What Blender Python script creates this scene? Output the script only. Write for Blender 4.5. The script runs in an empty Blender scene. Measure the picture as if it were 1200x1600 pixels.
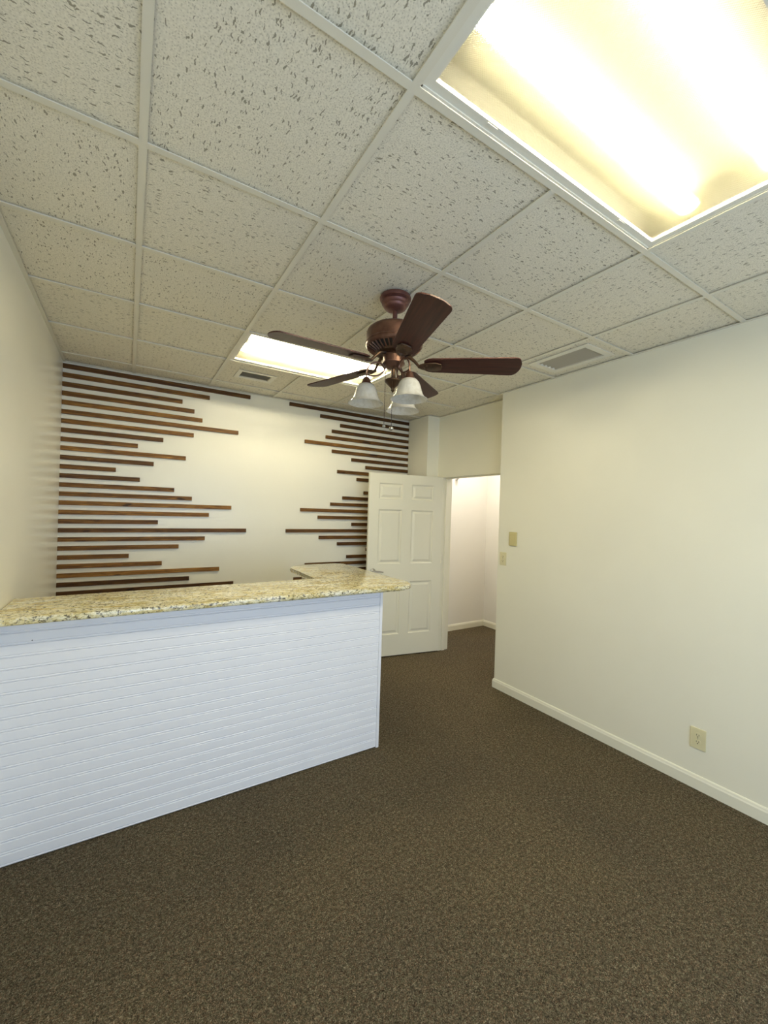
import bpy, bmesh, math, random
from mathutils import Vector, Matrix

random.seed(7)
C = bpy.context.scene.collection
PI = math.pi

# ------------------------------------------------------------------ camera
cam_data = bpy.data.cameras.new('camera')
cam = bpy.data.objects.new('camera', cam_data)
C.objects.link(cam)
Rr = Vector((0.84820, -0.52879, 0.03060))
Fw = Vector((0.52905, 0.84859, -0.00045)).normalized()
Rr = (Rr - Fw * Rr.dot(Fw)).normalized()
Up = Rr.cross(Fw)
cam.matrix_world = Matrix(((Rr.x, Up.x, -Fw.x, 0), (Rr.y, Up.y, -Fw.y, 0),
                           (Rr.z, Up.z, -Fw.z, 1.605), (0, 0, 0, 1)))
cam_data.sensor_fit = 'HORIZONTAL'
cam_data.sensor_width = 36
cam_data.lens = 36 * 640.0 / 1200
cam_data.clip_start = 0.02
bpy.context.scene.camera = cam

# ------------------------------------------------------------------ daylight outside the shop window, exposure
world = bpy.data.worlds.new('world')
bpy.context.scene.world = world
world.use_nodes = True
bg = world.node_tree.nodes['Background']
bg.inputs['Color'].default_value = (0.56, 0.73, 1.0, 1)
bg.inputs['Strength'].default_value = 4.0

def area(name, loc, sx, sy, power, col, rot, portal=False):
    d = bpy.data.lights.new(name, 'AREA')
    d.shape = 'RECTANGLE'; d.size = sx; d.size_y = sy
    d.energy = power; d.color = col
    o = bpy.data.objects.new(name, d); C.objects.link(o)
    o.location = loc; o.rotation_euler = rot
    if portal: d.cycles.is_portal = True
    return o
# portal: guides the sky light through the shop window behind the camera
area('window_portal', (1.05, -1.66, 1.35), 2.7, 2.1, 1, (1, 1, 1), (PI/2, 0, 0), portal=True)
# the hallway's own ceiling lamp (out of sight above the lintel)
area('hall_lamp', (3.86, 3.55, 2.70), 0.30, 0.60, 13.5, (1.0, 0.93, 0.86), (0, 0, 0))

vs = bpy.context.scene.view_settings
vs.view_transform = 'Standard'; vs.look = 'None'; vs.gamma = 1; vs.exposure = 0.36
vs.use_curve_mapping = False
cy = bpy.context.scene.cycles
cy.use_denoising = True
cy.max_bounces = 10; cy.diffuse_bounces = 6; cy.glossy_bounces = 4
cy.transmission_bounces = 6; cy.transparent_max_bounces = 8
cy.sample_clamp_indirect = 6
cy.caustics_reflective = False; cy.caustics_refractive = False
TUBE = 245.0

# ------------------------------------------------------------------ materials
class NT:
    def __init__(s, name):
        s.m = bpy.data.materials.new(name); s.m.use_nodes = True
        s.t = s.m.node_tree; s.t.nodes.clear()
        s.out = s.n('ShaderNodeOutputMaterial')
    def n(s, typ, **kw):
        nd = s.t.nodes.new(typ)
        for k, v in kw.items():
            if k in nd.inputs: nd.inputs[k].default_value = v
            else: setattr(nd, k, v)
        return nd
    def l(s, a, b): s.t.links.new(a, b)
    def bsdf(s, col=(.8, .8, .8), rough=.5, metal=0, **kw):
        b = s.n('ShaderNodeBsdfPrincipled')
        b.inputs['Base Color'].default_value = (*col, 1)
        b.inputs['Roughness'].default_value = rough
        b.inputs['Metallic'].default_value = metal
        for k, v in kw.items(): b.inputs[k.replace('_', ' ')].default_value = v
        s.l(b.outputs[0], s.out.inputs[0]); return b
    def coord(s, scale=(1, 1, 1), rot=(0, 0, 0), kind='Object', loc=(0, 0, 0)):
        tc = s.n('ShaderNodeTexCoord'); mp = s.n('ShaderNodeMapping')
        mp.inputs['Scale'].default_value = scale; mp.inputs['Rotation'].default_value = rot
        mp.inputs['Location'].default_value = loc
        s.l(tc.outputs[kind], mp.inputs[0]); return mp.outputs[0]
    def noise(s, vec, scale, detail=4, rough=.5, dist=0):
        n = s.n('ShaderNodeTexNoise'); n.inputs['Scale'].default_value = scale
        n.inputs['Detail'].default_value = detail; n.inputs['Roughness'].default_value = rough
        n.inputs['Distortion'].default_value = dist
        s.l(vec, n.inputs['Vector']); return n.outputs[0]
    def ramp(s, fac, stops, interp='LINEAR'):
        r = s.n('ShaderNodeValToRGB'); r.color_ramp.interpolation = interp
        e = r.color_ramp.elements
        while len(e) < len(stops): e.new(.5)
        for el, (p, c) in zip(e, stops):
            el.position = p; el.color = (*c, 1) if len(c) == 3 else c
        s.l(fac, r.inputs[0]); return r.outputs[0]
    def bump(s, h, b, strength=.3, dist=.01):
        n = s.n('ShaderNodeBump'); n.inputs['Strength'].default_value = strength
        n.inputs['Distance'].default_value = dist
        s.l(h, n.inputs['Height']); s.l(n.outputs[0], b.inputs['Normal'])
    def mix(s, f, a, b, mode='MIX'):
        n = s.n('ShaderNodeMix'); n.data_type = 'RGBA'; n.blend_type = mode
        for i, v in ((0, f), (6, a), (7, b)):
            if isinstance(v, (int, float)): n.inputs[i].default_value = v
            elif isinstance(v, tuple): n.inputs[i].default_value = (*v, 1)
            else: s.l(v, n.inputs[i])
        return n.outputs[2]
    def math(s, op, a, b=0.0, c=0.0):
        n = s.n('ShaderNodeMath'); n.operation = op
        for i, v in enumerate((a, b, c)):
            if isinstance(v, (int, float)): n.inputs[i].default_value = v
            else: s.l(v, n.inputs[i])
        return n.outputs[0]

def paint(name, col, rough=.45, bump=.06, scale=60, stain=.03):
    k = NT(name); b = k.bsdf(col, rough)
    v = k.coord()
    big = k.noise(v, 1.7, 3)
    c = k.mix(k.ramp(big, [(.35, (0, 0, 0)), (.7, (1, 1, 1))]), col, tuple(x * (1 - stain) for x in col))
    k.l(c, b.inputs['Base Color'])
    k.bump(k.noise(v, scale, 5, .6), b, bump, .004)
    return k.m

WALLC = (0.87, 0.84, 0.695)
wall_paint = paint('cream_wall_paint', WALLC, .42, .10, 45)
wall_gloss = paint('satin_wall_paint', (0.885, 0.86, 0.745), .30, .16, 14)
hall_paint = paint('hall_wall_paint', (0.86, 0.83, 0.76), .45)
trim_paint = paint('cream_trim_paint', (0.86, 0.83, 0.68), .35, .05)
door_paint = paint('cream_door_paint', (0.84, 0.81, 0.66), .38, .05, 90)
board_paint = paint('cool_white_board_paint', (0.84, 0.845, 0.89), .35, .03)
tee_paint = paint('cream_tee_enamel', (0.77, 0.73, 0.605), .45, .02)
metal_white = paint('white_fixture_enamel', (0.80, 0.77, 0.66), .40, .02)
ivory = paint('ivory_plastic', (0.74, 0.68, 0.43), .35, .0)
ivory2 = paint('yellowed_ivory_plastic', (0.62, 0.54, 0.26), .35, .0)
slot_dark = NT('dark_slot'); slot_dark.bsdf((.03, .025, .02), .7); slot_dark = slot_dark.m
chrome = NT('satin_steel'); chrome.bsdf((.45, .43, .38), .3, 1.0); chrome = chrome.m
white_plastic = paint('white_plastic', (.8, .78, .74), .4, 0)

def carpet_mat():
    k = NT('dark_loop_carpet'); b = k.bsdf((.1, .08, .06), .95)
    b.inputs['Specular IOR Level'].default_value = .15
    v = k.coord()
    n1 = k.noise(v, 240, 3, .75, .4)
    n2 = k.noise(v, 80, 4, .7, .6)
    n3 = k.noise(v, 1.3, 3)
    f = k.math('ADD', k.math('MULTIPLY', n1, .62), k.math('MULTIPLY', n2, .38))
    c = k.ramp(f, [(.36, (.016, .012, .008)), (.46, (.074, .059, .037)), (.55, (.19, .155, .098)), (.66, (.50, .43, .30))])
    vo = k.n('ShaderNodeTexVoronoi', Scale=210.0); k.l(v, vo.inputs['Vector'])
    hue = k.n('ShaderNodeSeparateColor'); k.l(vo.outputs['Color'], hue.inputs[0])
    tint = k.ramp(hue.outputs[0], [(0, (1.12, .93, .85)), (.5, (1, 1, 1)), (1, (.88, .95, .88))])
    c = k.mix(1.0, c, tint, 'MULTIPLY')
    c = k.mix(1.0, c, k.ramp(n3, [(.3, (.88, .88, .9)), (.7, (1.08, 1.06, 1.0))]), 'MULTIPLY')
    k.l(c, b.inputs['Base Color'])
    k.bump(f, b, .9, .012)
    return k.m
carpet = carpet_mat()

def tile_mat():
    k = NT('fissured_ceiling_tile'); b = k.bsdf((.8, .76, .64), .9)
    tc = k.n('ShaderNodeTexCoord'); oi = k.n('ShaderNodeObjectInfo')
    vr = k.n('ShaderNodeVectorRotate'); vr.rotation_type = 'Z_AXIS'
    st = k.math('MULTIPLY', k.math('FLOOR', k.math('MULTIPLY', oi.outputs['Random'], 3.999)), PI / 2)
    k.l(tc.outputs['Object'], vr.inputs['Vector']); k.l(st, vr.inputs['Angle'])
    mp = k.n('ShaderNodeMapping'); k.l(vr.outputs[0], mp.inputs[0])
    add = k.n('ShaderNodeVectorMath'); add.operation = 'ADD'; k.l(mp.outputs[0], add.inputs[0])
    cmb = k.n('ShaderNodeCombineXYZ'); k.l(k.math('MULTIPLY', oi.outputs['Random'], 37.0), cmb.inputs[0])
    k.l(k.math('MULTIPLY', oi.outputs['Random'], 17.0), cmb.inputs[1]); k.l(cmb.outputs[0], add.inputs[1])
    base = add.outputs[0]
    # wavy distortion, then stretched voronoi cells make the short worm-like fissures
    wn = k.n('ShaderNodeTexNoise', Scale=55.0, Detail=2.0); k.l(base, wn.inputs['Vector'])
    ws = k.n('ShaderNodeVectorMath'); ws.operation = 'SCALE'; k.l(wn.outputs['Color'], ws.inputs[0]); ws.inputs['Scale'].default_value = .022
    wa = k.n('ShaderNodeVectorMath'); wa.operation = 'ADD'; k.l(base, wa.inputs[0]); k.l(ws.outputs[0], wa.inputs[1])
    m2 = k.n('ShaderNodeMapping'); m2.inputs['Scale'].default_value = (34, 125, 1); k.l(wa.outputs[0], m2.inputs[0])
    vo = k.n('ShaderNodeTexVoronoi', Scale=1.0, Randomness=1.0); vo.voronoi_dimensions = '2D'; k.l(m2.outputs[0], vo.inputs['Vector'])
    sep = k.n('ShaderNodeSeparateColor'); k.l(vo.outputs['Color'], sep.inputs[0])
    size = k.math('MULTIPLY', sep.outputs[0], .375)
    hole = k.math('LESS_THAN', k.math('ADD', vo.outputs['Distance'], k.math('MULTIPLY', wn.outputs[0], .10)), size)
    pick = k.math('GREATER_THAN', sep.outputs[1], .50)
    fiss = k.math('MULTIPLY', hole, pick)
    # pin holes
    v2 = k.n('ShaderNodeTexVoronoi', Scale=150.0); v2.voronoi_dimensions = '2D'; k.l(base, v2.inputs['Vector'])
    s2 = k.n('ShaderNodeSeparateColor'); k.l(v2.outputs['Color'], s2.inputs[0])
    pin = k.math('MULTIPLY', k.math('LESS_THAN', v2.outputs['Distance'], .26), k.math('GREATER_THAN', s2.outputs[1], .45))
    fine = k.n('ShaderNodeTexNoise', Scale=170.0, Detail=3.0); k.l(base, fine.inputs['Vector'])
    c = k.ramp(fine.outputs[0], [(.3, (.72, .675, .545)), (.62, (.86, .81, .67))])
    c = k.mix(k.math('MULTIPLY', pin, .42), c, (.40, .36, .27))
    c = k.mix(k.math('MULTIPLY', fiss, .80), c, (.24, .21, .14))
    k.l(c, b.inputs['Base Color'])
    h = k.math('SUBTRACT', k.math('MULTIPLY', fine.outputs[0], .35), k.math('ADD', fiss, k.math('MULTIPLY', pin, .4)))
    k.bump(h, b, .55, .006)
    return k.m
tile_m = tile_mat()

def granite_mat():
    k = NT('golden_granite'); b = k.bsdf((.6, .5, .3), .16)
    b.inputs['Coat Weight'].default_value = .3
    v0 = k.coord((1, 1, 1), (0, 0, .10))
    wn = k.n('ShaderNodeTexNoise', Scale=5.0, Detail=3.0); k.l(v0, wn.inputs['Vector'])
    sc = k.n('ShaderNodeVectorMath'); sc.operation = 'SCALE'; k.l(wn.outputs['Color'], sc.inputs[0]); sc.inputs['Scale'].default_value = .06
    ad = k.n('ShaderNodeVectorMath'); ad.operation = 'ADD'; k.l(v0, ad.inputs[0]); k.l(sc.outputs[0], ad.inputs[1])
    mp = k.n('ShaderNodeMapping'); mp.inputs['Scale'].default_value = (1.0, 3.2, 3.2); k.l(ad.outputs[0], mp.inputs[0])
    veins = k.noise(mp.outputs[0], 7, 6, .65, .5)
    grain = k.noise(mp.outputs[0], 42, 5, .7)
    speck = k.noise(ad.outputs[0], 62, 4, .75)
    c = k.ramp(veins, [(.34, (.60, .47, .20)), (.43, (.74, .64, .34)), (.52, (.86, .81, .58)), (.66, (.93, .91, .80))])
    g = k.ramp(grain, [(.38, (.30, .27, .14)), (.46, (.82, .78, .62)), (.56, (1.0, 1.0, .98))])
    c = k.mix(.85, c, g, 'MULTIPLY')
    dark = k.ramp(speck, [(.41, (1, 1, 1)), (.455, (0, 0, 0))])
    c = k.mix(k.math('MULTIPLY', dark, .88), c, (.055, .045, .035))
    big = k.ramp(k.noise(mp.outputs[0], 20, 5, .75), [(.36, (1, 1, 1)), (.42, (0, 0, 0))])
    c = k.mix(k.math('MULTIPLY', big, .75), c, (.16, .12, .05))
    wh = k.ramp(k.noise(ad.outputs[0], 58, 3, .6), [(.60, (0, 0, 0)), (.68, (1, 1, 1))])
    c = k.mix(k.math('MULTIPLY', wh, .6), c, (.82, .79, .72))
    k.l(c, b.inputs['Base Color'])
    return k.m
granite = granite_mat()

def stain_mat():
    k = NT('stained_pine'); b = k.bsdf((.2, .1, .05), .5, 0, Specular_IOR_Level=.25)
    oi = k.n('ShaderNodeObjectInfo')
    tc = k.n('ShaderNodeTexCoord')
    cmb = k.n('ShaderNodeCombineXYZ'); k.l(k.math('MULTIPLY', oi.outputs['Random'], 53.0), cmb.inputs[0])
    k.l(k.math('MULTIPLY', oi.outputs['Random'], 11.0), cmb.inputs[2])
    ad = k.n('ShaderNodeVectorMath'); ad.operation = 'ADD'; k.l(tc.outputs['Object'], ad.inputs[0]); k.l(cmb.outputs[0], ad.inputs[1])
    mp = k.n('ShaderNodeMapping'); mp.inputs['Scale'].default_value = (2.2, 30, 30); k.l(ad.outputs[0], mp.inputs[0])
    n = k.noise(mp.outputs[0], 2.0, 5, .65, .8)
    c = k.ramp(n, [(.3, (.075, .028, .005)), (.5, (.175, .078, .017)), (.68, (.34, .170, .040))])
    mpk = k.n('ShaderNodeMapping'); mpk.inputs['Scale'].default_value = (5.5, 22, 22); k.l(ad.outputs[0], mpk.inputs[0])
    kn = k.ramp(k.noise(mpk.outputs[0], 1.0, 2, .5), [(.27, (1, 1, 1)), (.33, (0, 0, 0))])
    c = k.mix(k.math('MULTIPLY', kn, .85), c, (.025, .010, .004))
    c = k.mix(1.0, c, oi.outputs['Color'], 'MULTIPLY')
    k.l(c, b.inputs['Base Color']); k.bump(n, b, .25, .002)
    return k.m
slat_wood = stain_mat()

def bronze_mat(name, c1, c2, metal=.75, rough=.38):
    k = NT(name); b = k.bsdf(c1, rough, metal)
    n = k.noise(k.coord(), 22, 4, .6)
    k.l(k.mix(k.ramp(n, [(.35, (0, 0, 0)), (.7, (1, 1, 1))]), c1, c2), b.inputs['Base Color'])
    return k.m
bronze = bronze_mat('aged_bronze', (.095, .046, .032), (.165, .085, .058), .62)
bronze_red = bronze_mat('reddish_bronze', (.14, .055, .045), (.20, .085, .065), .45, .40)
bronze_dark = bronze_mat('dark_bronze', (.05, .028, .016), (.10, .055, .03), .6, .45)
def blade_mat():
    k = NT('dark_cherry_blade'); b = k.bsdf((.05, .014, .010), .45, 0, Specular_IOR_Level=.3)
    mp = k.coord((1.5, 26, 1))
    n = k.noise(mp, 3, 4, .6, .4)
    k.l(k.ramp(n, [(.3, (.030, .008, .006)), (.7, (.070, .020, .014))]), b.inputs['Base Color'])
    return k.m
blade_m = blade_mat()
def shade_mat():
    k = NT('alabaster_glass')
    n = k.noise(k.coord(), 26, 4, .6, 1.2)
    col = k.ramp(n, [(.38, (.88, .86, .79)), (.55, (.98, .965, .91))])
    d = k.n('ShaderNodeBsdfDiffuse'); t = k.n('ShaderNodeBsdfTranslucent'); g = k.n('ShaderNodeBsdfGlossy', Roughness=.25)
    k.l(col, d.inputs[0]); k.l(col, t.inputs[0])
    m1 = k.n('ShaderNodeMixShader', Fac=.55); k.l(d.outputs[0], m1.inputs[1]); k.l(t.outputs[0], m1.inputs[2])
    fr = k.n('ShaderNodeFresnel', IOR=1.45)
    m2 = k.n('ShaderNodeMixShader'); k.l(fr.outputs[0], m2.inputs[0]); k.l(m1.outputs[0], m2.inputs[1]); k.l(g.outputs[0], m2.inputs[2])
    k.l(m2.outputs[0], k.out.inputs[0]); return k.m
shade_m = shade_mat()

def lens_mat():
    # prismatic acrylic: part of the tube light comes straight through, part is spread by the prisms
    k = NT('prismatic_acrylic_lens')
    v = k.coord()
    sx = k.n('ShaderNodeSeparateXYZ'); k.l(v, sx.inputs[0])
    F = 2 * PI / .0066
    a = k.math('SINE', k.math('MULTIPLY', sx.outputs[0], F)); b_ = k.math('SINE', k.math('MULTIPLY', sx.outputs[1], F))
    h = k.math('MULTIPLY', a, b_)
    bp = k.n('ShaderNodeBump', Strength=.55, Distance=.003); k.l(h, bp.inputs['Height'])
    r = k.n('ShaderNodeBsdfRefraction', Roughness=.36, IOR=1.14); r.inputs[0].default_value = (.98, .95, .80, 1); k.l(bp.outputs[0], r.inputs['Normal'])
    tr = k.n('ShaderNodeBsdfTransparent'); tr.inputs[0].default_value = (1, .97, .86, 1)
    m1 = k.n('ShaderNodeMixShader', Fac=.27); k.l(r.outputs[0], m1.inputs[1]); k.l(tr.outputs[0], m1.inputs[2])
    tl = k.n('ShaderNodeBsdfTranslucent'); tl.inputs[0].default_value = (.98, .90, .52, 1); k.l(bp.outputs[0], tl.inputs['Normal'])
    lw = k.n('ShaderNodeLayerWeight', Blend=.5)   # the prisms scatter more at a low angle
    m2 = k.n('ShaderNodeMixShader'); k.l(k.math('ADD', k.math('MULTIPLY', k.math('POWER', lw.outputs['Facing'], 4.0), .13), .009), m2.inputs[0]); k.l(m1.outputs[0], m2.inputs[1]); k.l(tl.outputs[0], m2.inputs[2])
    k.l(m2.outputs[0], k.out.inputs[0]); return k.m
lens_m = lens_mat()
def emit(name, col, s):
    k = NT(name); e = k.n('ShaderNodeEmission', Strength=s); e.inputs[0].default_value = (*col, 1)
    k.l(e.outputs[0], k.out.inputs[0]); return k.m
tube_m = emit('fluorescent_tube', (1.0, .92, .71), TUBE * 1.05)
tube_dim = emit('dimmed_fluorescent_tube', (1.0, .92, .71), TUBE * .68)  # same tubes, dimmed in the far panel to even out the back wall
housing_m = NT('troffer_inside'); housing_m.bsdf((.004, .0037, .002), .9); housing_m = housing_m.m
vent_m = paint('vent_enamel', (.50, .46, .36), .5, 0)
glass_m = NT('window_glass')
_g = glass_m.n('ShaderNodeBsdfGlossy', Roughness=.02); _t = glass_m.n('ShaderNodeBsdfTransparent'); _x = glass_m.n('ShaderNodeMixShader', Fac=.06)
glass_m.l(_t.outputs[0], _x.inputs[1]); glass_m.l(_g.outputs[0], _x.inputs[2]); glass_m.l(_x.outputs[0], glass_m.out.inputs[0]); glass_m = glass_m.m

# ------------------------------------------------------------------ mesh helpers
class MB:
    def __init__(s): s.b = bmesh.new()
    def box(s, x0, x1, y0, y1, z0, z1, bev=0, seg=2):
        r = bmesh.ops.create_cube(s.b, size=1)
        vs_ = r['verts']
        for v in vs_:
            v.co = Vector((x0 + (v.co.x + .5) * (x1 - x0), y0 + (v.co.y + .5) * (y1 - y0), z0 + (v.co.z + .5) * (z1 - z0)))
        if bev:
            es = list({e for v in vs_ for e in v.link_edges})
            bmesh.ops.bevel(s.b, geom=es, offset=bev, segments=seg, profile=.6, affect='EDGES')
        return s
    def lathe(s, prof, n=32, c=(0, 0), cap=True):
        rings = []
        for r, z in prof:
            rings.append([s.b.verts.new((c[0] + r * math.cos(2*PI*i/n), c[1] + r * math.sin(2*PI*i/n), z)) for i in range(n)])
        for a, b in zip(rings, rings[1:]):
            for i in range(n):
                j = (i + 1) % n
                s.b.faces.new((a[i], a[j], b[j], b[i]))
        if cap:
            s.b.faces.new(rings[0][::-1]); s.b.faces.new(rings[-1])
        return s
    def tube(s, pts, r, n=8):
        pts = [Vector(p) for p in pts]; rings = []
        rad = r if isinstance(r, (list, tuple)) else [r] * len(pts)
        up = Vector((0, 0, 1)); prev = None
        for i, p in enumerate(pts):
            t = (pts[min(i + 1, len(pts) - 1)] - pts[max(i - 1, 0)]).normalized()
            if prev is None:
                a = t.cross(up) if abs(t.dot(up)) < .95 else t.cross(Vector((1, 0, 0)))
            else: a = prev - t * prev.dot(t)
            a.normalize(); prev = a; b = t.cross(a)
            rings.append([s.b.verts.new(p + (a * math.cos(2*PI*k/n) + b * math.sin(2*PI*k/n)) * rad[i]) for k in range(n)])
        for a, b in zip(rings, rings[1:]):
            for k in range(n):
                j = (k + 1) % n
                s.b.faces.new((a[k], a[j], b[j], b[k]))
        s.b.faces.new(rings[0][::-1]); s.b.faces.new(rings[-1])
        return s
    def prism(s, poly, z0, z1, bev=0, seg=3):
        lo = [s.b.verts.new((x, y, z0)) for x, y in poly]; hi = [s.b.verts.new((x, y, z1)) for x, y in poly]
        fb = s.b.faces.new(lo[::-1]); ft = s.b.faces.new(hi); n = len(poly)
        for i in range(n):
            j = (i + 1) % n; s.b.faces.new((lo[i], lo[j], hi[j], hi[i]))
        if bev:
            es = list(ft.edges) + list(fb.edges)
            bmesh.ops.bevel(s.b, geom=es, offset=bev, segments=seg, profile=.5, affect='EDGES')
        return s
    def sphere(s, c, r, n=12):
        bmesh.ops.create_uvsphere(s.b, u_segments=n, v_segments=max(6, n // 2 + 2), radius=r, matrix=Matrix.Translation(c)); return s
    def xf(s, M): bmesh.ops.transform(s.b, matrix=M, verts=s.b.verts); return s
    def mesh(s, name, mat, smooth=False):
        bmesh.ops.recalc_face_normals(s.b, faces=s.b.faces)
        me = bpy.data.meshes.new(name); s.b.to_mesh(me); s.b.free()
        if smooth:
            for p in me.polygons: p.use_smooth = True
            try: me.set_sharp_from_angle(angle=math.radians(38))
            except Exception: pass
        me.materials.append(mat); return me
    def build(s, name, mat, parent=None, smooth=False):
        return link(name, s.mesh(name, mat, smooth), parent)
def link(name, me, parent=None, loc=None):
    o = bpy.data.objects.new(name, me); C.objects.link(o)
    if loc is not None: o.location = loc
    if parent is not None: o.parent = parent
    return o
def tag(o, label, cat, group=None):
    o['label'] = label; o['category'] = cat
    if group: o['group'] = group
    return o
def thing(name, loc, label, cat, group=None):
    o = bpy.data.objects.new(name, None); C.objects.link(o); o.location = loc
    return tag(o, label, cat, group)
def struct(o, label=None, cat=None):
    o['kind'] = 'structure'
    if label: o['label'] = label
    if cat: o['category'] = cat
    return o

# ------------------------------------------------------------------ room dimensions (metres)
XL, XR, XD, XH = -0.48, 2.94, 3.11, 4.42     # left wall, right wall, wall with doorway, hall wall
YF, YB, YHB = -1.55, 4.20, 4.27              # front wall (behind camera), back wall, hall end wall
YC, YP = 2.68, 3.80                          # corner of right wall, step beside the door
H = 2.741
YH0 = 1.6                                    # hallway start

floor = struct(MB().box(XL - .1, XH + .1, YF - .1, YHB + .1, -.08, 0).build('floor', carpet), 'dark brown flecked loop carpet over the whole floor', 'floor')
wl = struct(MB().box(XL - .12, XL, YF - .12, YB + .12, 0, H + .14).build('wall_left', wall_gloss), 'plain cream wall left of the slats, with a satin sheen', 'wall')
wb = struct(MB().box(XL, XR + .18, YB, YB + .12, 0, H + .14).build('wall_back', wall_gloss), 'cream back wall with dark wooden slats running in from both sides', 'wall')
wr = struct(MB().box(XR, XD + .14, YF - .12, YC, 0, H + .14).build('wall_right', wall_paint), 'plain cream wall on the right with outlet near the floor', 'wall')
# wall holding the doorway: lintel above the opening, short pier beside the hinge
DY0, DY1, DZ = 2.80, 3.725, 2.045
b = MB(); b.box(XD, XD + .14, YC, DY0, 0, H + .14); b.box(XD, XD + .14, DY0, DY1, DZ, H + .14); b.box(XD, XD + .14, DY1, YP, 0, H + .14)
wd = struct(b.build('wall_doorway', wall_paint), 'recessed cream wall around and above the open doorway', 'wall')
struct(MB().box(XR, XD + .14, YP, YB, 0, H + .14).build('wall_pier', wall_paint), 'narrow cream wall pier between slatted wall and doorway', 'wall')
struct(MB().box(XD + .14, XH + .1, YHB, YHB + .1, 0, H + .14).build('wall_hall_back', hall_paint), 'white hallway end wall seen through the doorway', 'wall')
struct(MB().box(XH, XH + .1, YH0, YHB, 0, H + .14).build('wall_hall_right', hall_paint), 'narrow strip of white hallway side wall behind the doorway', 'wall')
struct(MB().box(XD + .14, XH + .1, YH0 - .1, YH0, 0, H + .14).build('wall_hall_front', hall_paint), 'hallway wall hidden behind the right wall', 'wall')
struct(MB().box(XD + .14, XH, YH0, YHB, H, H + .04).build('ceiling_hall', hall_paint), 'plain hallway ceiling', 'ceiling')
# front wall behind the camera with the shop window
WX0, WX1, WZ0, WZ1 = -0.28, 2.38, 0.32, 2.38
b = MB(); b.box(XL, WX0, YF - .12, YF, 0, H + .14); b.box(WX1, XR, YF - .12, YF, 0, H + .14)
b.box(WX0, WX1, YF - .12, YF, 0, WZ0); b.box(WX0, WX1, YF - .12, YF, WZ1, H + .14)
struct(b.build('wall_front', wall_paint), 'cream front wall behind the viewer with a wide shop window', 'wall')
win = struct(thing('window_1', ((WX0 + WX1) / 2, YF - .06, WZ0), 'wide shop window behind the viewer', 'window'))
b = MB(); w2 = (WX1 - WX0) / 2; hh = WZ1 - WZ0
b.box(-w2, -w2 + .05, -.03, .03, 0, hh); b.box(w2 - .05, w2, -.03, .03, 0, hh); b.box(-w2 + .05, w2 - .05, -.03, .03, 0, .05); b.box(-w2 + .05, w2 - .05, -.03, .03, hh - .05, hh)
b.box(-.02, .02, -.03, .03, .05, hh - .05)
b.build('window_frame', metal_white, win)
for sgn in (-1, 1):
    b = MB(); b.box(min(sgn * .02, sgn * (w2 - .05)), max(sgn * .02, sgn * (w2 - .05)), -.003, .003, .05, hh - .05); b.build('pane', glass_m, win)

# ------------------------------------------------------------------ baseboards
def base_profile(name, pts_out, label=None):
    """pts_out: list of (x, y) runs on the wall face; board stands off by its thickness on the left side of travel."""
    T_, HH = .013, .083
    prof = [(0, 0), (T_, 0), (T_, HH - .022), (T_ * .75, HH - .014), (T_ * .62, HH - .006), (T_ * .3, HH), (0, HH)]
    bm = bmesh.new(); rings = []
    P = [Vector(p) for p in pts_out]
    for i, p in enumerate(P):
        d0 = (P[i] - P[i - 1]).normalized() if i else (P[1] - P[0]).normalized()
        d1 = (P[i + 1] - P[i]).normalized() if i < len(P) - 1 else d0
        n0 = Vector((-d0.y, d0.x)); n1 = Vector((-d1.y, d1.x)); m = (n0 + n1); m = m / max(m.length_squared / 2, .3) if m.length else n0
        rings.append([bm.verts.new((p.x + m.x * o_, p.y + m.y * o_, z)) for o_, z in prof])
    for a, b_ in zip(rings, rings[1:]):
        for k in range(len(prof)):
            j = (k + 1) % len(prof); bm.faces.new((a[k], a[j], b_[j], b_[k]))
    bm.faces.new(rings[0][::-1]); bm.faces.new(rings[-1])
    m = MB(); m.b.free(); m.b = bm
    return struct(m.build(name, trim_paint), label, 'baseboard' if label else None)
base_profile('baseboard_right', [(XR, YF), (XR, YC), (XD, YC)], 'cream baseboard along the right wall, wrapping its corner')
base_profile('baseboard_back', [(XR, YB), (XL, YB)], 'cream baseboard under the slatted back wall')
base_profile('baseboard_pier', [(XD, DY1 + .02), (XD, YP), (XR, YP), (XR, YB)], 'cream baseboard around the pier behind the door')
base_profile('baseboard_left', [(XL, 2.36), (XL, YF)], 'cream baseboard along the left wall')
base_profile('baseboard_hall', [(XH, YH0), (XH, YHB), (XD + .14, YHB)], 'white baseboard in the hallway corner beyond the doorway')

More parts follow.
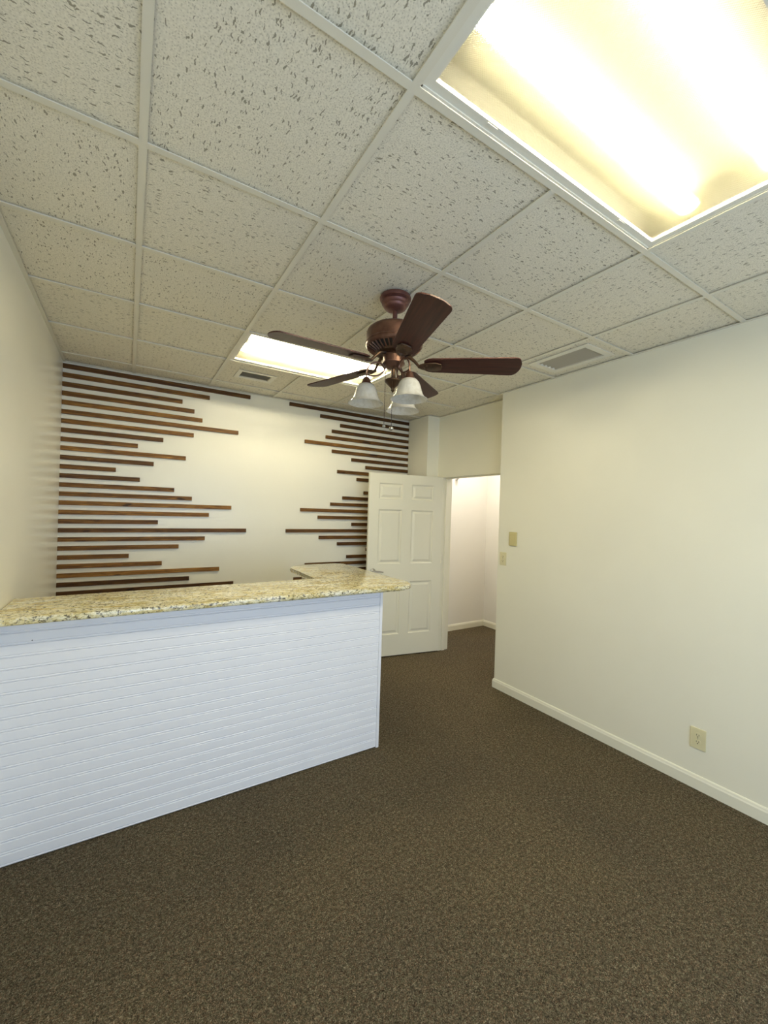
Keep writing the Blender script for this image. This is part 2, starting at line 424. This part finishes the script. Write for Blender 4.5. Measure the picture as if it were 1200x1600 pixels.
# ------------------------------------------------------------------ ceiling: tiles lying in a grid of tees
T = .6096
GX = [.009 + T * k for k in range(5)]
GY = [.908 + T * k for k in range(-4, 6)]
GY = [y for y in GY if y > YF + .05]
ceil = struct(MB().box(XL, XD + .14, YF, YB, H + .135, H + .175).build('ceiling', metal_white), 'suspended ceiling of fissured cream tiles in a metal grid', 'ceiling')
xs = [XL] + GX + [XR]; ys = [YF] + GY + [YB]
TW = .012
def cell_is_light(x0, y0):
    return x0 > .6 and x0 < 1.3 and (abs(y0 - (.908 - T)) < .01 or abs(y0 - (.908 + 3 * T)) < .01)
me_cache = {}
TH = .010
for i in range(len(xs) - 1):
    for j in range(len(ys) - 1):
        x0, x1, y0, y1 = xs[i], xs[i + 1], ys[j], ys[j + 1]
        if cell_is_light(x0, y0): continue
        key = (round(x1 - x0, 3), round(y1 - y0, 3))
        hole = None
        if abs(x0 - .619) < .01 and abs(y0 - 3.346) < .01: hole = (.775, 1.035, 3.555, 3.715)
        if x0 > 2.4 and abs(y0 - 1.518) < .01: hole = (2.555, 2.790, 1.625, 2.015)
        cx, cyy = (x0 + x1) / 2, (y0 + y1) / 2
        if hole:
            a0, a1, b0, b1 = hole[0] - cx, hole[1] - cx, hole[2] - cyy, hole[3] - cyy
            hx, hy = (x1 - x0) / 2 - .004, (y1 - y0) / 2 - .004
            b = MB(); b.box(-hx, a0, -hy, hy, 0, .015); b.box(a1, hx, -hy, hy, 0, .015); b.box(a0, a1, -hy, b0, 0, .015); b.box(a0, a1, b1, hy, 0, .015)
            me = b.mesh('ceiling_tile', tile_m)
        else:
            if key not in me_cache:
                hx, hy = (x1 - x0) / 2 - .004, (y1 - y0) / 2 - .004
                me_cache[key] = MB().box(-hx, hx, -hy, hy, 0, .015).mesh('ceiling_tile', tile_m)
            me = me_cache[key]
        o = link('ceiling_tile', me, ceil, (cx, cyy, H + TH + random.uniform(-.001, .001)))
# recess by the door
for (y0, y1) in ((YC, 2.737), (2.737, 3.346), (3.346, YP)):
    b = MB(); b.box(-(XD - XR) / 2, (XD - XR) / 2, -(y1 - y0) / 2 + .002, (y1 - y0) / 2 - .002, 0, .015)
    link('ceiling_tile', b.mesh('ceiling_tile', tile_m), ceil, ((XR + XD) / 2, (y0 + y1) / 2, H + TH))
def tee(name, x0, x1, y0, y1):
    cx, cyy = (x0 + x1) / 2, (y0 + y1) / 2
    b = MB(); b.box(x0 - cx, x1 - cx, y0 - cyy, y1 - cyy, 0, .0035)
    # stem that stands behind the flange, between the tiles
    if x1 - x0 < y1 - y0: b.box(-.0028, .0028, y0 - cyy, y1 - cyy, .0035, .03)
    else: b.box(x0 - cx, x1 - cx, -.0028, .0028, .0035, .03)
    return link(name, b.mesh(name, tee_paint), ceil, (cx, cyy, H))
for k, x in enumerate(GX):
    if k == 2:      # this line of tees is broken by the two light panels
        for ya, yb in ((YF, .908 - T + TW), (.908 - TW, .908 + 3 * T + TW), (.908 + 4 * T - TW, YB)): tee('main_tee', x - TW, x + TW, ya, yb)
    else: tee('main_tee', x - TW, x + TW, YF, YB)
for y in GY:
    for i in range(len(xs) - 1):
        x0 = xs[i] + (TW if i else 0); x1 = xs[i + 1] - (TW if i < len(xs) - 2 else 0)
        tee('cross_tee', x0, x1, y - TW, y + TW)
# wall angle: folded strip along the walls
def angle(x0, x1, y0, y1):
    MB().box(x0, x1, y0, y1, H - .001, H + .003).build('wall_angle', tee_paint, ceil)
angle(XL, XL + .02, YF, YB); angle(XR - .02, XR, YF, YC); angle(XL + .02, XR - .02, YB - .02, YB); angle(XR - .02, XR, YP, YB - .02)
angle(XR, XD, YC, YC + .015); angle(XD - .02, XD, YC + .015, YP - .015); angle(XR, XD, YP - .015, YP)

# ------------------------------------------------------------------ fluorescent troffers
def troffer(cy_, label, tube_m):
    x0, x1, y0, y1 = .619 + TW, .619 + 2 * T - TW, cy_ - T / 2 + TW, cy_ + T / 2 - TW
    cx = (x0 + x1) / 2
    r = thing('ceiling_light', (cx, cy_, H), label, 'light', 'fluorescent troffer lights')
    hx, hy = (x1 - x0) / 2, (y1 - y0) / 2
    # housing: open box above the lens
    b = MB(); t = .004
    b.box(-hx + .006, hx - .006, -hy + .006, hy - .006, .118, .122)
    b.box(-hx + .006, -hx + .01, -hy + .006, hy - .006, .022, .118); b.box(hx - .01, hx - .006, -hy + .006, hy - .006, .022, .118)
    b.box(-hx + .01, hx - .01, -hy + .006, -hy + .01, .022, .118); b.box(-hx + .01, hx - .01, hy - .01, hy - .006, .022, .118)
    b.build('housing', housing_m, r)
    # hinged door frame around the lens
    b = MB(); f = .030
    for a in ((-hx, hx, -hy, -hy + f), (-hx, hx, hy - f, hy), (-hx, -hx + f, -hy + f, hy - f), (hx - f, hx, -hy + f, hy - f)):
        b.box(*a, .0075, .021)
    # outer reveal
    for a in ((-hx, hx, -hy, -hy + .006), (-hx, hx, hy - .006, hy), (-hx, -hx + .006, -hy, hy), (hx - .006, hx, -hy, hy)):
        b.box(*a, .004, .0075)
    b.build('door_frame', metal_white, r)
    for sx_ in (-.35, .35): MB().box(sx_ - .02, sx_ + .02, hy - f + .004, hy - f + .012, .0055, .0078).build('latch', metal_white, r)
    g = f + .002
    b = MB(); e = [b.b.verts.new(p) for p in ((-hx + f - .004, -hy + f - .004, .014), (hx - f + .004, -hy + f - .004, .014), (hx - f + .004, hy - f + .004, .014), (-hx + f - .004, hy - f + .004, .014))]
    b.b.faces.new(e); b.build('lens', lens_m, r)
    for dy in (-.125, .125):
        b = MB(); b.tube([(-.545, dy, .072), (.545, dy, .072)], .019, 12); tb = b.build('fluorescent_tube', tube_m, r, True)
        for s_ in (-1, 1):
            MB().tube([(s_ * .545, dy, .072), (s_ * .565, dy, .072)], .019, 10).build('end_cap', chrome, tb, True)
    return r
troffer(.908 - T / 2, 'large glowing fluorescent ceiling panel filling the upper right corner', tube_m)
troffer(.908 + 3.5 * T, 'fluorescent ceiling panel partly hidden by the fan blades, nearest the slatted wall', tube_dim)

duct_m = NT('brown_duct'); duct_m.bsdf((.13, .11, .075), .7); duct_m = duct_m.m  # plain mid brown for the sheet behind the louvres
# ------------------------------------------------------------------ air vents
def vent(cx, cy_, w, d, along_x, label, plate):
    r = thing('ceiling_vent', (cx, cy_, H), label, 'vent', 'ceiling air vents')
    hx, hy = w / 2, d / 2; p = plate
    b = MB()
    z0, z1 = .0015, .0065
    b.box(-hx - p, -hx, -hy - p, hy + p, z0, z1); b.box(hx, hx + p, -hy - p, hy + p, z0, z1)
    b.box(-hx, hx, -hy - p, -hy, z0, z1); b.box(-hx, hx, hy, hy + p, z0, z1)
    # duct sides
    for a in ((-hx, -hx + .003, -hy, hy), (hx - .003, hx, -hy, hy), (-hx + .003, hx - .003, -hy, -hy + .003), (-hx + .003, hx - .003, hy - .003, hy)):
        b.box(*a, z1, .034)
    b.build('face_plate', metal_white, r)
    MB().box(-hx + .003, hx - .003, -hy + .003, hy - .003, .0305, .0335).build('duct', duct_m, r)
    n = 5
    for i in range(n):
        t = (i + .5) / n
        b = MB()
        if along_x:
            L = hx - .004; b.box(-L, L, -.012, .012, -.0007, .0007)
            m = link('louvre', b.mesh('louvre', vent_m), r, (0, -hy + t * d, .012)); m.rotation_euler = (math.radians(38), 0, 0)
        else:
            L = hy - .004; b.box(-.0125, .0125, -L, L, -.0007, .0007)
            m = link('louvre', b.mesh('louvre', vent_m), r, (-hx + t * w, 0, .013)); m.rotation_euler = (0, math.radians(46), 0)
    return r
vent(.905, 3.635, .25, .15, True, 'small louvred vent in ceiling tile near the slatted back wall', .035)
vent(2.672, 1.82, .225, .38, False, 'long louvred vent in ceiling tile along the right wall', .045)

# ------------------------------------------------------------------ wooden slats on the back wall (parts of the wall)
left_ends = [1.002, .626, .395, .497, .568, .896, .497, .249, .055, .436, .179, -.101, .077, .348, .497, .851, .649, .226, .998,
             .619, .398, .011, .266, .756, .493, .891, .62, .30, .12, .44, .70, .93, .55, .28, .08]
right_starts = [1.405, 1.754, 1.997, 1.897, 1.825, 1.584, 1.905, 2.151, 2.339, 1.978, 2.227, 2.46, 2.325, 2.052, 1.905, 1.557,
                1.76, 2.176, 1.405, 1.779, 2.002, 2.375, 2.124, 1.626, 1.90, 1.504, 1.82, 2.11, 2.30, 2.02, 1.75, 1.48, 1.88, 2.2, 2.35]
# how dark each slat was stained
LT = [.5, .85, .6, .75, 1.1, .8, 1.05, .5, .7, 1.0, .5, .7, .5, .85, .85, 1.15, 1.1, .7, .6, .8, .8, .75, .9, 1.15, .35, .35, .8, .6, 1, .7, .5, .9, .8, .6, .7]
RT = [.35, .35, .35, .4, .6, .8, .55, .45, .45, .5, .45, .4, .45, .5, .6, .8, .65, .5, .55, .6, .5, .4, .45, .5, .4, .6, .6, .5, .7, .4, .5, .6, .5, .4, .5]
for i in range(35):
    z = 1.605 + 1.102 - .0739 * i
    if z < .12: break
    for (xa, xb, tone) in ((XL + .001, left_ends[i], LT[i]), (right_starts[i], XR - .001, RT[i])):
        L = xb - xa
        b = MB().box(-L / 2, L / 2, -.018, 0, -.0182, .0182, .0012, 1)
        o = link('slat', b.mesh('slat', slat_wood), wb, ((xa + xb) / 2, YB, z + random.uniform(-.0015, .0015)))
        o.rotation_euler = (0, random.uniform(-.0012, .0012), 0); tone *= 1.15; o.color = (tone, tone * (.9 + .1 * tone), tone * (.8 + .12 * tone), 1)

# ------------------------------------------------------------------ door and its frame
b = MB()
b.box(XD - .002, XD + .142, DY1 - .02, DY1, 0, DZ); b.box(XD - .002, XD + .142, DY0, DY0 + .02, 0, DZ); b.box(XD - .002, XD + .142, DY0 + .02, DY1 - .02, DZ - .02, DZ)
frame = struct(b.build('trim_1', trim_paint), 'cream door jamb lining the doorway', 'door frame')
b = MB(); b.box(XD + .045, XD + .085, DY1 - .032, DY1 - .02, 0, DZ - .02); b.box(XD + .045, XD + .085, DY0 + .02, DY0 + .032, 0, DZ - .02); b.box(XD + .045, XD + .085, DY0 + .032, DY1 - .032, DZ - .032, DZ - .02)
b.build('door_stop', trim_paint, frame)

DW, DH, DT = .905, 2.015, .035
hinge = Vector((XD - .012, DY1 - .022, .012))
free = Vector((2.205, 3.865, .012))
door = struct(thing('door_1', hinge, 'open cream six-panel door swung back against the slatted wall', 'door'))
dv = free - hinge; ang = math.atan2(dv.y, dv.x)
door.rotation_euler = (0, 0, ang)
# local x from hinge (0) to free edge (DW); the visible face is local +y (faces -Y world)
def leaf_frame():
    b = MB(); t = DT / 2
    S, Mi = .115, .115
    pw = (DW - 2 * S - Mi) / 2
    zs = [0, .235, .235 + .585, .235 + .585 + .20, 1.02 + .60, 1.62 + .115, 1.735 + .175, DH]
    # stiles, mullion, rails
    b.box(0, S, -t, t, 0, DH); b.box(DW - S, DW, -t, t, 0, DH); b.box(S + pw, S + pw + Mi, -t, t, 0, DH)
    cols = [(S, S + pw), (S + pw + Mi, DW - S)]
    for (x0, x1) in cols:
        for z0, z1 in ((zs[0], zs[1]), (zs[2], zs[3]), (zs[4], zs[5]), (zs[6], zs[7])): b.box(x0, x1, -t, t, z0, z1)
        for z0, z1 in ((zs[1], zs[2]), (zs[3], zs[4]), (zs[5], zs[6])): b.box(x0, x1, -t + .012, t - .012, z0, z1)
    return b, cols, zs
b, cols, zs = leaf_frame()
b.build('leaf', door_paint, door)
for (x0, x1) in cols:
    for z0, z1 in ((zs[1], zs[2]), (zs[3], zs[4]), (zs[5], zs[6])):
        w, h_ = (x1 - x0), (z1 - z0)
        bm = bmesh.new()
        for s_ in (-1, 1):
            y0 = s_ * (DT / 2 - .012); rings = []
            # sticking slope, flat groove, raised field
            for ins, yy in ((0, DT / 2 - .0002), (.011, DT / 2 - .0115), (.022, DT / 2 - .0115), (.044, DT / 2 - .002), (.046, DT / 2 - .002)):
                rings.append([bm.verts.new((x, s_ * yy, z)) for x, z in ((x0 + ins, z0 + ins), (x1 - ins, z0 + ins), (x1 - ins, z1 - ins), (x0 + ins, z1 - ins))])
            for a, c in zip(rings, rings[1:]):
                for k in range(4):
                    j = (k + 1) % 4; f = (a[k], a[j], c[j], c[k]); bm.faces.new(f if s_ < 0 else f[::-1])
            bm.faces.new(rings[-1] if s_ < 0 else rings[-1][::-1])
        me = bpy.data.meshes.new('panel'); bm.to_mesh(me); bm.free(); me.materials.append(door_paint)
        link('panel', me, door)
for z in (.25, 1.02, 1.78):
    MB().tube([(-.006, .020, z), (-.006, .020, z + .09)], .006, 8).build('hinge', door_paint, door, True)
for s_ in (1, -1):
    b = MB(); b.lathe([(.030, 0), (.030, .006), (.022, .011), (.011, .014), (.011, .042), (.008, .045)], 20)
    b.xf(Matrix.Translation((DW - .065, s_ * DT / 2, .945)) @ Matrix.Rotation(-s_ * PI / 2, 4, 'X'))
    hd = b.build('door_handle', chrome, door, True); hd['label'] = 'dark metal lever handle just above the countertop'
    b = MB(); y = s_ * (DT / 2 + .045)
    b.tube([(DW - .065, s_ * (DT / 2 + .03), .945), (DW - .065, y, .945), (DW - .085, y + s_ * .004, .947), (DW - .13, y + s_ * .002, .943), (DW - .175, y - s_ * .006, .936)], [.009, .009, .009, .008, .006], 10)
    b.build('lever', chrome, hd, True)

# ------------------------------------------------------------------ reception counter
ZT, ZU = 1.116, 1.084
BX, BY = 1.487, 2.366
cb = thing('reception_counter', (.5, 2.47, 0), 'white reception counter base faced with horizontal grooved boards', 'counter')
def L(x): return x - .5
def M_(y): return y - 2.47
b = MB()
b.box(L(XL + .002), L(BX - .004), M_(BY + .013), M_(BY + .17), 0, ZU - .004)
b.build('front_wall', board_paint, cb)
b = MB(); b.box(L(1.235), L(BX - .004), M_(BY + .17), M_(3.24), 0, ZU - .004); b.build('side_wall', trim_paint, cb)
n = 20; z0 = .004; pitch = (ZU - .006 - z0) / n
Lx0, Lx1 = L(XL + .002), L(BX - .022)
hw = (Lx1 - Lx0) / 2
bm = bmesh.new()
# tongue-and-groove board: flat face, rounded bead and a small groove below it
prof = [(.0, .0), (-.0070, .0), (-.0090, .0012), (-.0105, .0030), (-.0112, .0055), (-.0105, .0080), (-.0088, .0098), (-.0088, .0108), (-.0105, .0125), (-.0118, .0145), (-.0118, pitch - .0035), (-.0105, pitch - .0012), (-.0070, pitch - .0002), (0, pitch - .0002)]
ra = [bm.verts.new((-hw, y + .013, z)) for y, z in prof]; rb = [bm.verts.new((hw, y + .013, z)) for y, z in prof]
for k in range(len(prof)):
    j = (k + 1) % len(prof); bm.faces.new((ra[k], ra[j], rb[j], rb[k]))
bm.faces.new(ra[::-1]); bm.faces.new(rb); bmesh.ops.recalc_face_normals(bm, faces=bm.faces)
bme = bpy.data.meshes.new('board'); bm.to_mesh(bme); bm.free(); bme.materials.append(board_paint)
for i in range(n):
    link('board', bme, cb, ((Lx0 + Lx1) / 2, M_(BY), z0 + i * pitch))
MB().box(L(BX - .021), L(BX), M_(BY - .002), M_(BY + .014), 0, ZU - .004, .001, 1).build('corner_trim', board_paint, cb)
MB().box(L(BX - .004), L(BX + .004), M_(BY + .015), M_(3.24), 0, ZU - .004).build('side_panel', board_paint, cb)
b = MB(); b.lathe([(.0022, 0), (.0022, .0014)], 10); b.xf(Matrix.Translation((L(-.349), M_(BY + .0012), .985)) @ Matrix.Rotation(PI / 2, 4, 'X')); b.build('nail_hole', slot_dark, cb)  # flat dark disc standing in for a nail hole

def arc(cx, cy_, r, a0, a1, n=8):
    return [(cx + r * math.cos(math.radians(a0 + (a1 - a0) * i / n)), cy_ + r * math.sin(math.radians(a0 + (a1 - a0) * i / n))) for i in range(n + 1)]
XT0, XT1, YT0, YT1, YI, XI = XL + .002, 1.690, 2.243, 3.44, 2.71, 1.150
poly = [(XT0, YT0)] + arc(XT1 - .12, YT0 + .12, .12, -90, 0) + arc(XT1 - .05, YT1 - .05, .05, 0, 90, 5) + arc(XI + .17, YT1 - .17, .17, 90, 180) + [(XI, YI + .02), (XI - .02, YI), (XT0, YI)]
cx, cyy = .5, 2.55
ct = MB().prism([(x - cx, y - cyy) for x, y in poly], 0, ZT - ZU, .0135, 5).build('countertop', granite, None, True)
ct.location = (cx, cyy, ZU)
tag(ct, 'L-shaped golden speckled granite countertop with rounded edge on the reception counter', 'countertop')

# ------------------------------------------------------------------ ceiling fan
FC = (1.167, 1.822)
fan = thing('ceiling_fan', (FC[0], FC[1], H), 'bronze five-blade ceiling fan with three glass bell shades hanging from the tiles', 'ceiling fan')
Z = lambda z: z - H     # absolute height -> fan local
def P(prof): return [(r, Z(z)) for r, z in prof]
MB().lathe(P([(.079, 2.7408), (.083, 2.730), (.081, 2.721), (.070, 2.717), (.0735, 2.708), (.071, 2.700), (.063, 2.693), (.062, 2.686), (.053, 2.675), (.038, 2.668), (.020, 2.665)]), 40).build('canopy', bronze_red, fan, True)
MB().lathe(P([(.0125, 2.672), (.0125, 2.60), (.021, 2.597), (.023, 2.585), (.023, 2.571), (.030, 2.566)]), 24).build('downrod', bronze_red, fan, True)
MB().lathe(P([(.030, 2.574), (.100, 2.573), (.128, 2.568), (.142, 2.556), (.148, 2.540), (.148, 2.497), (.151, 2.494), (.151, 2.488), (.146, 2.484), (.140, 2.478)]), 48).build('motor_housing', bronze, fan, True)
# lower slotted bell: dark core with ribs
core = MB().lathe(P([(.134, 2.484), (.128, 2.466), (.098, 2.446), (.060, 2.440)]), 48).build('vent_core', slot_dark, fan, True)
MB().lathe(P([(.149, 2.488), (.149, 2.476), (.143, 2.468), (.139, 2.466), (.136, 2.474)]), 48, cap=False).build('vent_rim', bronze, fan, True)
MB().lathe(P([(.100, 2.4445), (.094, 2.436), (.080, 2.432), (.060, 2.434)]), 40).build('vent_hub', bronze_dark, fan, True)
for k in range(36):
    a = 2 * PI * (k + .5) / 36; ca, sa = math.cos(a), math.sin(a)
    b = MB(); p0 = Vector((.141 * ca, .141 * sa, Z(2.468))); p1 = Vector((.124 * ca, .124 * sa, Z(2.4565))); p2 = Vector((.094 * ca, .094 * sa, Z(2.4405)))
    b.tube([p0, p1, p2], .0042, 5); b.build('vent_rib', bronze, fan)
MB().lathe(P([(.052, 2.440), (.058, 2.436), (.060, 2.428), (.056, 2.424), (.056, 2.392), (.060, 2.390), (.060, 2.385), (.052, 2.380), (.044, 2.368), (.030, 2.362), (.022, 2.360)]), 36).build('switch_housing', bronze, fan, True)
# blades
BZ = 2.386
def blade_poly():
    r0, r1 = .155, .662
    up, dn = [], []
    n = 14
    pts = []
    # half width as a function of radius: rounded root, gentle widening, rounded-corner tip
    def hwid(t):
        r = r0 + (r1 - r0) * t
        w = .058 + .022 * t
        if t < .10: w *= math.sqrt(max(0, 1 - ((.10 - t) / .10) ** 2)) * .62 + .38 * (t > 0)
        return w
    ts = [0, .012, .03, .06, .10, .25, .5, .75, .90]
    side = [(r0 + (r1 - r0) * t, hwid(t)) for t in ts if t > 0]
    w1 = hwid(.92)
    rc = .034
    tip = [(r1 - .014 - rc + rc * math.sin(math.radians(a)), w1 - rc + rc * math.cos(math.radians(a))) for a in (0, 20, 40, 60, 78)]
    right = [(x, -y) for x, y in side + tip]
    tipmid = [(r1 - .006, -w1 * .35), (r1 - .004, 0), (r1 - .006, w1 * .35)]
    left = [(x, y) for x, y in (side + tip)][::-1]
    return right + tipmid + left
blade_me = MB().prism(blade_poly(), -.003, .003, .001, 1).mesh('blade', blade_m)
def arm_mesh():
    b = MB()
    b.tube([(.055, 0, 2.436 - BZ), (.085, 0, 2.430 - BZ), (.110, 0, 2.408 - BZ), (.135, 0, -.008), (.165, 0, -.012)], [.011, .010, .008, .0075, .009], 10)
    # leaf shaped clamp plate under the blade
    pl = [(.128, -.008), (.150, -.024), (.185, -.035), (.225, -.036), (.250, -.026), (.255, 0), (.250, .026), (.225, .036), (.185, .035), (.150, .024), (.128, .008)]
    b.prism(pl, -.0125, -.0045, .003, 2)
    return b.mesh('blade_arm', bronze_dark, True)
arm_me = arm_mesh()
screw_me = MB().lathe([(.005, -.0155), (.005, -.012)], 8).mesh('screw', bronze)
for k, (da, dz, pt, dr) in enumerate(((179.0, .0, -10, 0), (251.0, .004, -15, 1.6), (323.0, -.004, -13, -.9), (35.5, 0, -12, 0), (107.0, 0, -11, 0))):
    Mx = Matrix.Translation((0, 0, Z(BZ + dz))) @ Matrix.Rotation(math.radians(da), 4, 'Z') @ Matrix.Rotation(math.radians(-dr), 4, 'Y') @ Matrix.Rotation(math.radians(pt), 4, 'X')
    arm = link('blade_arm', arm_me, fan); arm.matrix_local = Mx
    bl = link('blade', blade_me, fan); bl.matrix_local = Mx
    for (sx_, sy_) in ((.175, .018), (.175, -.018), (.230, 0)):
        link('screw', screw_me, arm, (sx_, sy_, 0))
# light kit: stem, bowl, finial
MB().lathe(P([(.0225, 2.366), (.012, 2.360), (.012, 2.318), (.015, 2.312), (.034, 2.305), (.045, 2.299), (.045, 2.294), (.036, 2.284), (.020, 2.268), (.010, 2.258), (.009, 2.252), (.0105, 2.247), (.006, 2.241), (.002, 2.236)]), 28).build('light_kit_stem', bronze_dark, fan, True)
def sm(pts, n=6):
    """Catmull-Rom through the points"""
    P_ = [Vector(p) for p in pts]; P_ = [P_[0] * 2 - P_[1]] + P_ + [P_[-1] * 2 - P_[-2]]; out = []
    for i in range(1, len(P_) - 2):
        for k in range(n):
            t = k / n; a, b_, c, d = P_[i - 1:i + 3]
            out.append(.5 * ((2 * b_) + (c - a) * t + (2 * a - 5 * b_ + 4 * c - d) * t * t + (3 * b_ - a - 3 * c + d) * t ** 3))
    out.append(P_[-2]); return out
SR, SZ = .140, 2.173            # radius of the shade ring, rim height
for a in (153.0, 273.0, 33.0):
    ra_ = math.radians(a); u = Vector((math.cos(ra_), math.sin(ra_), 0))
    def q(r, z): return (u.x * r, u.y * r, Z(z))
    b = MB()
    b.tube(sm([q(.040, 2.372), q(.052, 2.345), q(.080, 2.322), q(.115, 2.318), q(SR - .004, 2.322), q(SR, 2.322)]), .0042, 8)
    b.tube(sm([q(.046, 2.352), q(.056, 2.374), q(.078, 2.390), q(.106, 2.387), q(.128, 2.368), q(SR - .002, 2.345), q(SR, 2.318), q(SR, 2.300)]), .0046, 8)
    la = b.build('lamp_arm', bronze, fan, True)
    c_ = (u.x * SR, u.y * SR)
    MB().lathe(P([(.006, 2.312), (.014, 2.308), (.019, 2.300), (.022, 2.288), (.030, 2.274), (.033, 2.270), (.033, 2.266), (.028, 2.264)]), 24, c_).build('shade_holder', bronze, la, True)
    for s_ in (0, 120, 240):
        rr = math.radians(s_ + a + 40); w = Vector((math.cos(rr), math.sin(rr), 0))
        p = Vector((c_[0], c_[1], Z(2.268)))
        MB().tube([p + w * .031, p + w * .041], .002, 6).build('thumb_screw', bronze, la, True)
    outer = [(.027, 2.274), (.038, 2.269), (.050, 2.255), (.058, 2.235), (.064, 2.212), (.072, 2.192), (.084, 2.178), (.095, 2.171)]
    inner = [(r - .003, z) for r, z in outer[::-1]]; inner[0] = (.092, 2.1695)
    MB().lathe(P(outer + inner), 40, c_, cap=False).build('glass_shade', shade_m, la, True)
    MB().sphere((c_[0], c_[1], Z(2.225)), .020, 14).build('light_bulb', white_plastic, la, True)
# pull chains: thin chain with beads and a clear-ish ball at the end
for (dx, dy, zb, r_) in ((-.052, -.006, 2.060, .009), (-.022, -.030, 2.050, .012)):
    b = MB(); b.tube([(dx, dy, Z(2.37)), (dx, dy, Z(zb))], .0012, 5)
    z = 2.36
    while z > zb: b.sphere((dx, dy, Z(z)), .0019, 5); z -= .012
    pc = b.build('pull_chain', bronze_dark, fan)
    MB().sphere((dx, dy, Z(zb - r_)), r_, 14).build('chain_ball', chrome, pc, True)

# ------------------------------------------------------------------ plates on the right wall
def duplex(y, z, w, h_, label, dim=False):
    r = thing('wall_outlet', (XR, y, z), label, 'outlet', None)
    b = MB(); b.box(-.006, 0, -w / 2, w / 2, -h_ / 2, h_ / 2, .003, 2); b.build('cover_plate', ivory, r)
    for s_ in (-1, 1):
        b = MB(); b.lathe([(.0165, 0), (.0165, .002)], 20); b.xf(Matrix.Translation((-.006, 0, s_ * .0195)) @ Matrix.Rotation(-PI / 2, 4, 'Y'))
        rc = b.build('receptacle', ivory, r, True)
        b = MB(); z_ = s_ * .0195
        b.box(-.0086, -.0079, -.0072, -.0050, z_ - .001, z_ + .008); b.box(-.0086, -.0079, .0050, .0072, z_ - .001, z_ + .008)
        b.box(-.0086, -.0079, -.0026, .0026, z_ - .010, z_ - .005); b.build('slots', slot_dark, rc)
    b = MB(); b.lathe([(.003, 0), (.003, .0012)], 10); b.xf(Matrix.Translation((-.006, 0, 0)) @ Matrix.Rotation(-PI / 2, 4, 'Y')); b.build('screw', chrome, r)
    return r
duplex(1.068, .300, .082, .124, 'ivory duplex outlet low on the right wall above the baseboard')
duplex(2.613, 1.207, .074, .120, 'ivory duplex outlet at waist height beside the corner of the right wall')
r = thing('wall_plate', (XR, 2.503, 1.396), 'blank yellowed ivory cover plate, highest plate on the right wall', 'wall plate')
MB().box(-.014, 0, -.041, .041, -.062, .062, .004, 2).build('cover', ivory2, r)
MB().box(-.0155, -.013, -.030, .030, -.052, .052, .002, 1).build('front_panel', ivory2, r)

# ------------------------------------------------------------------ sprinkler head on the hallway end wall
r = thing('sprinkler_head', (3.825, YHB, 2.092), 'small white sidewall sprinkler head high on the hallway end wall', 'sprinkler')
b = MB(); b.lathe([(.030, 0), (.029, .004), (.018, .007), (.013, .010)], 22); b.xf(Matrix.Rotation(PI / 2, 4, 'X')); b.build('escutcheon', white_plastic, r, True)
b = MB(); b.lathe([(.011, .008), (.011, .03), (.007, .032), (.007, .045)], 14); b.xf(Matrix.Rotation(PI / 2, 4, 'X')); b.build('body', chrome, r, True)
b = MB(); b.box(-.024, .024, -.070, -.040, .012, .016); b.box(-.014, .014, -.064, -.061, -.012, .0145); b.build('deflector', white_plastic, r)
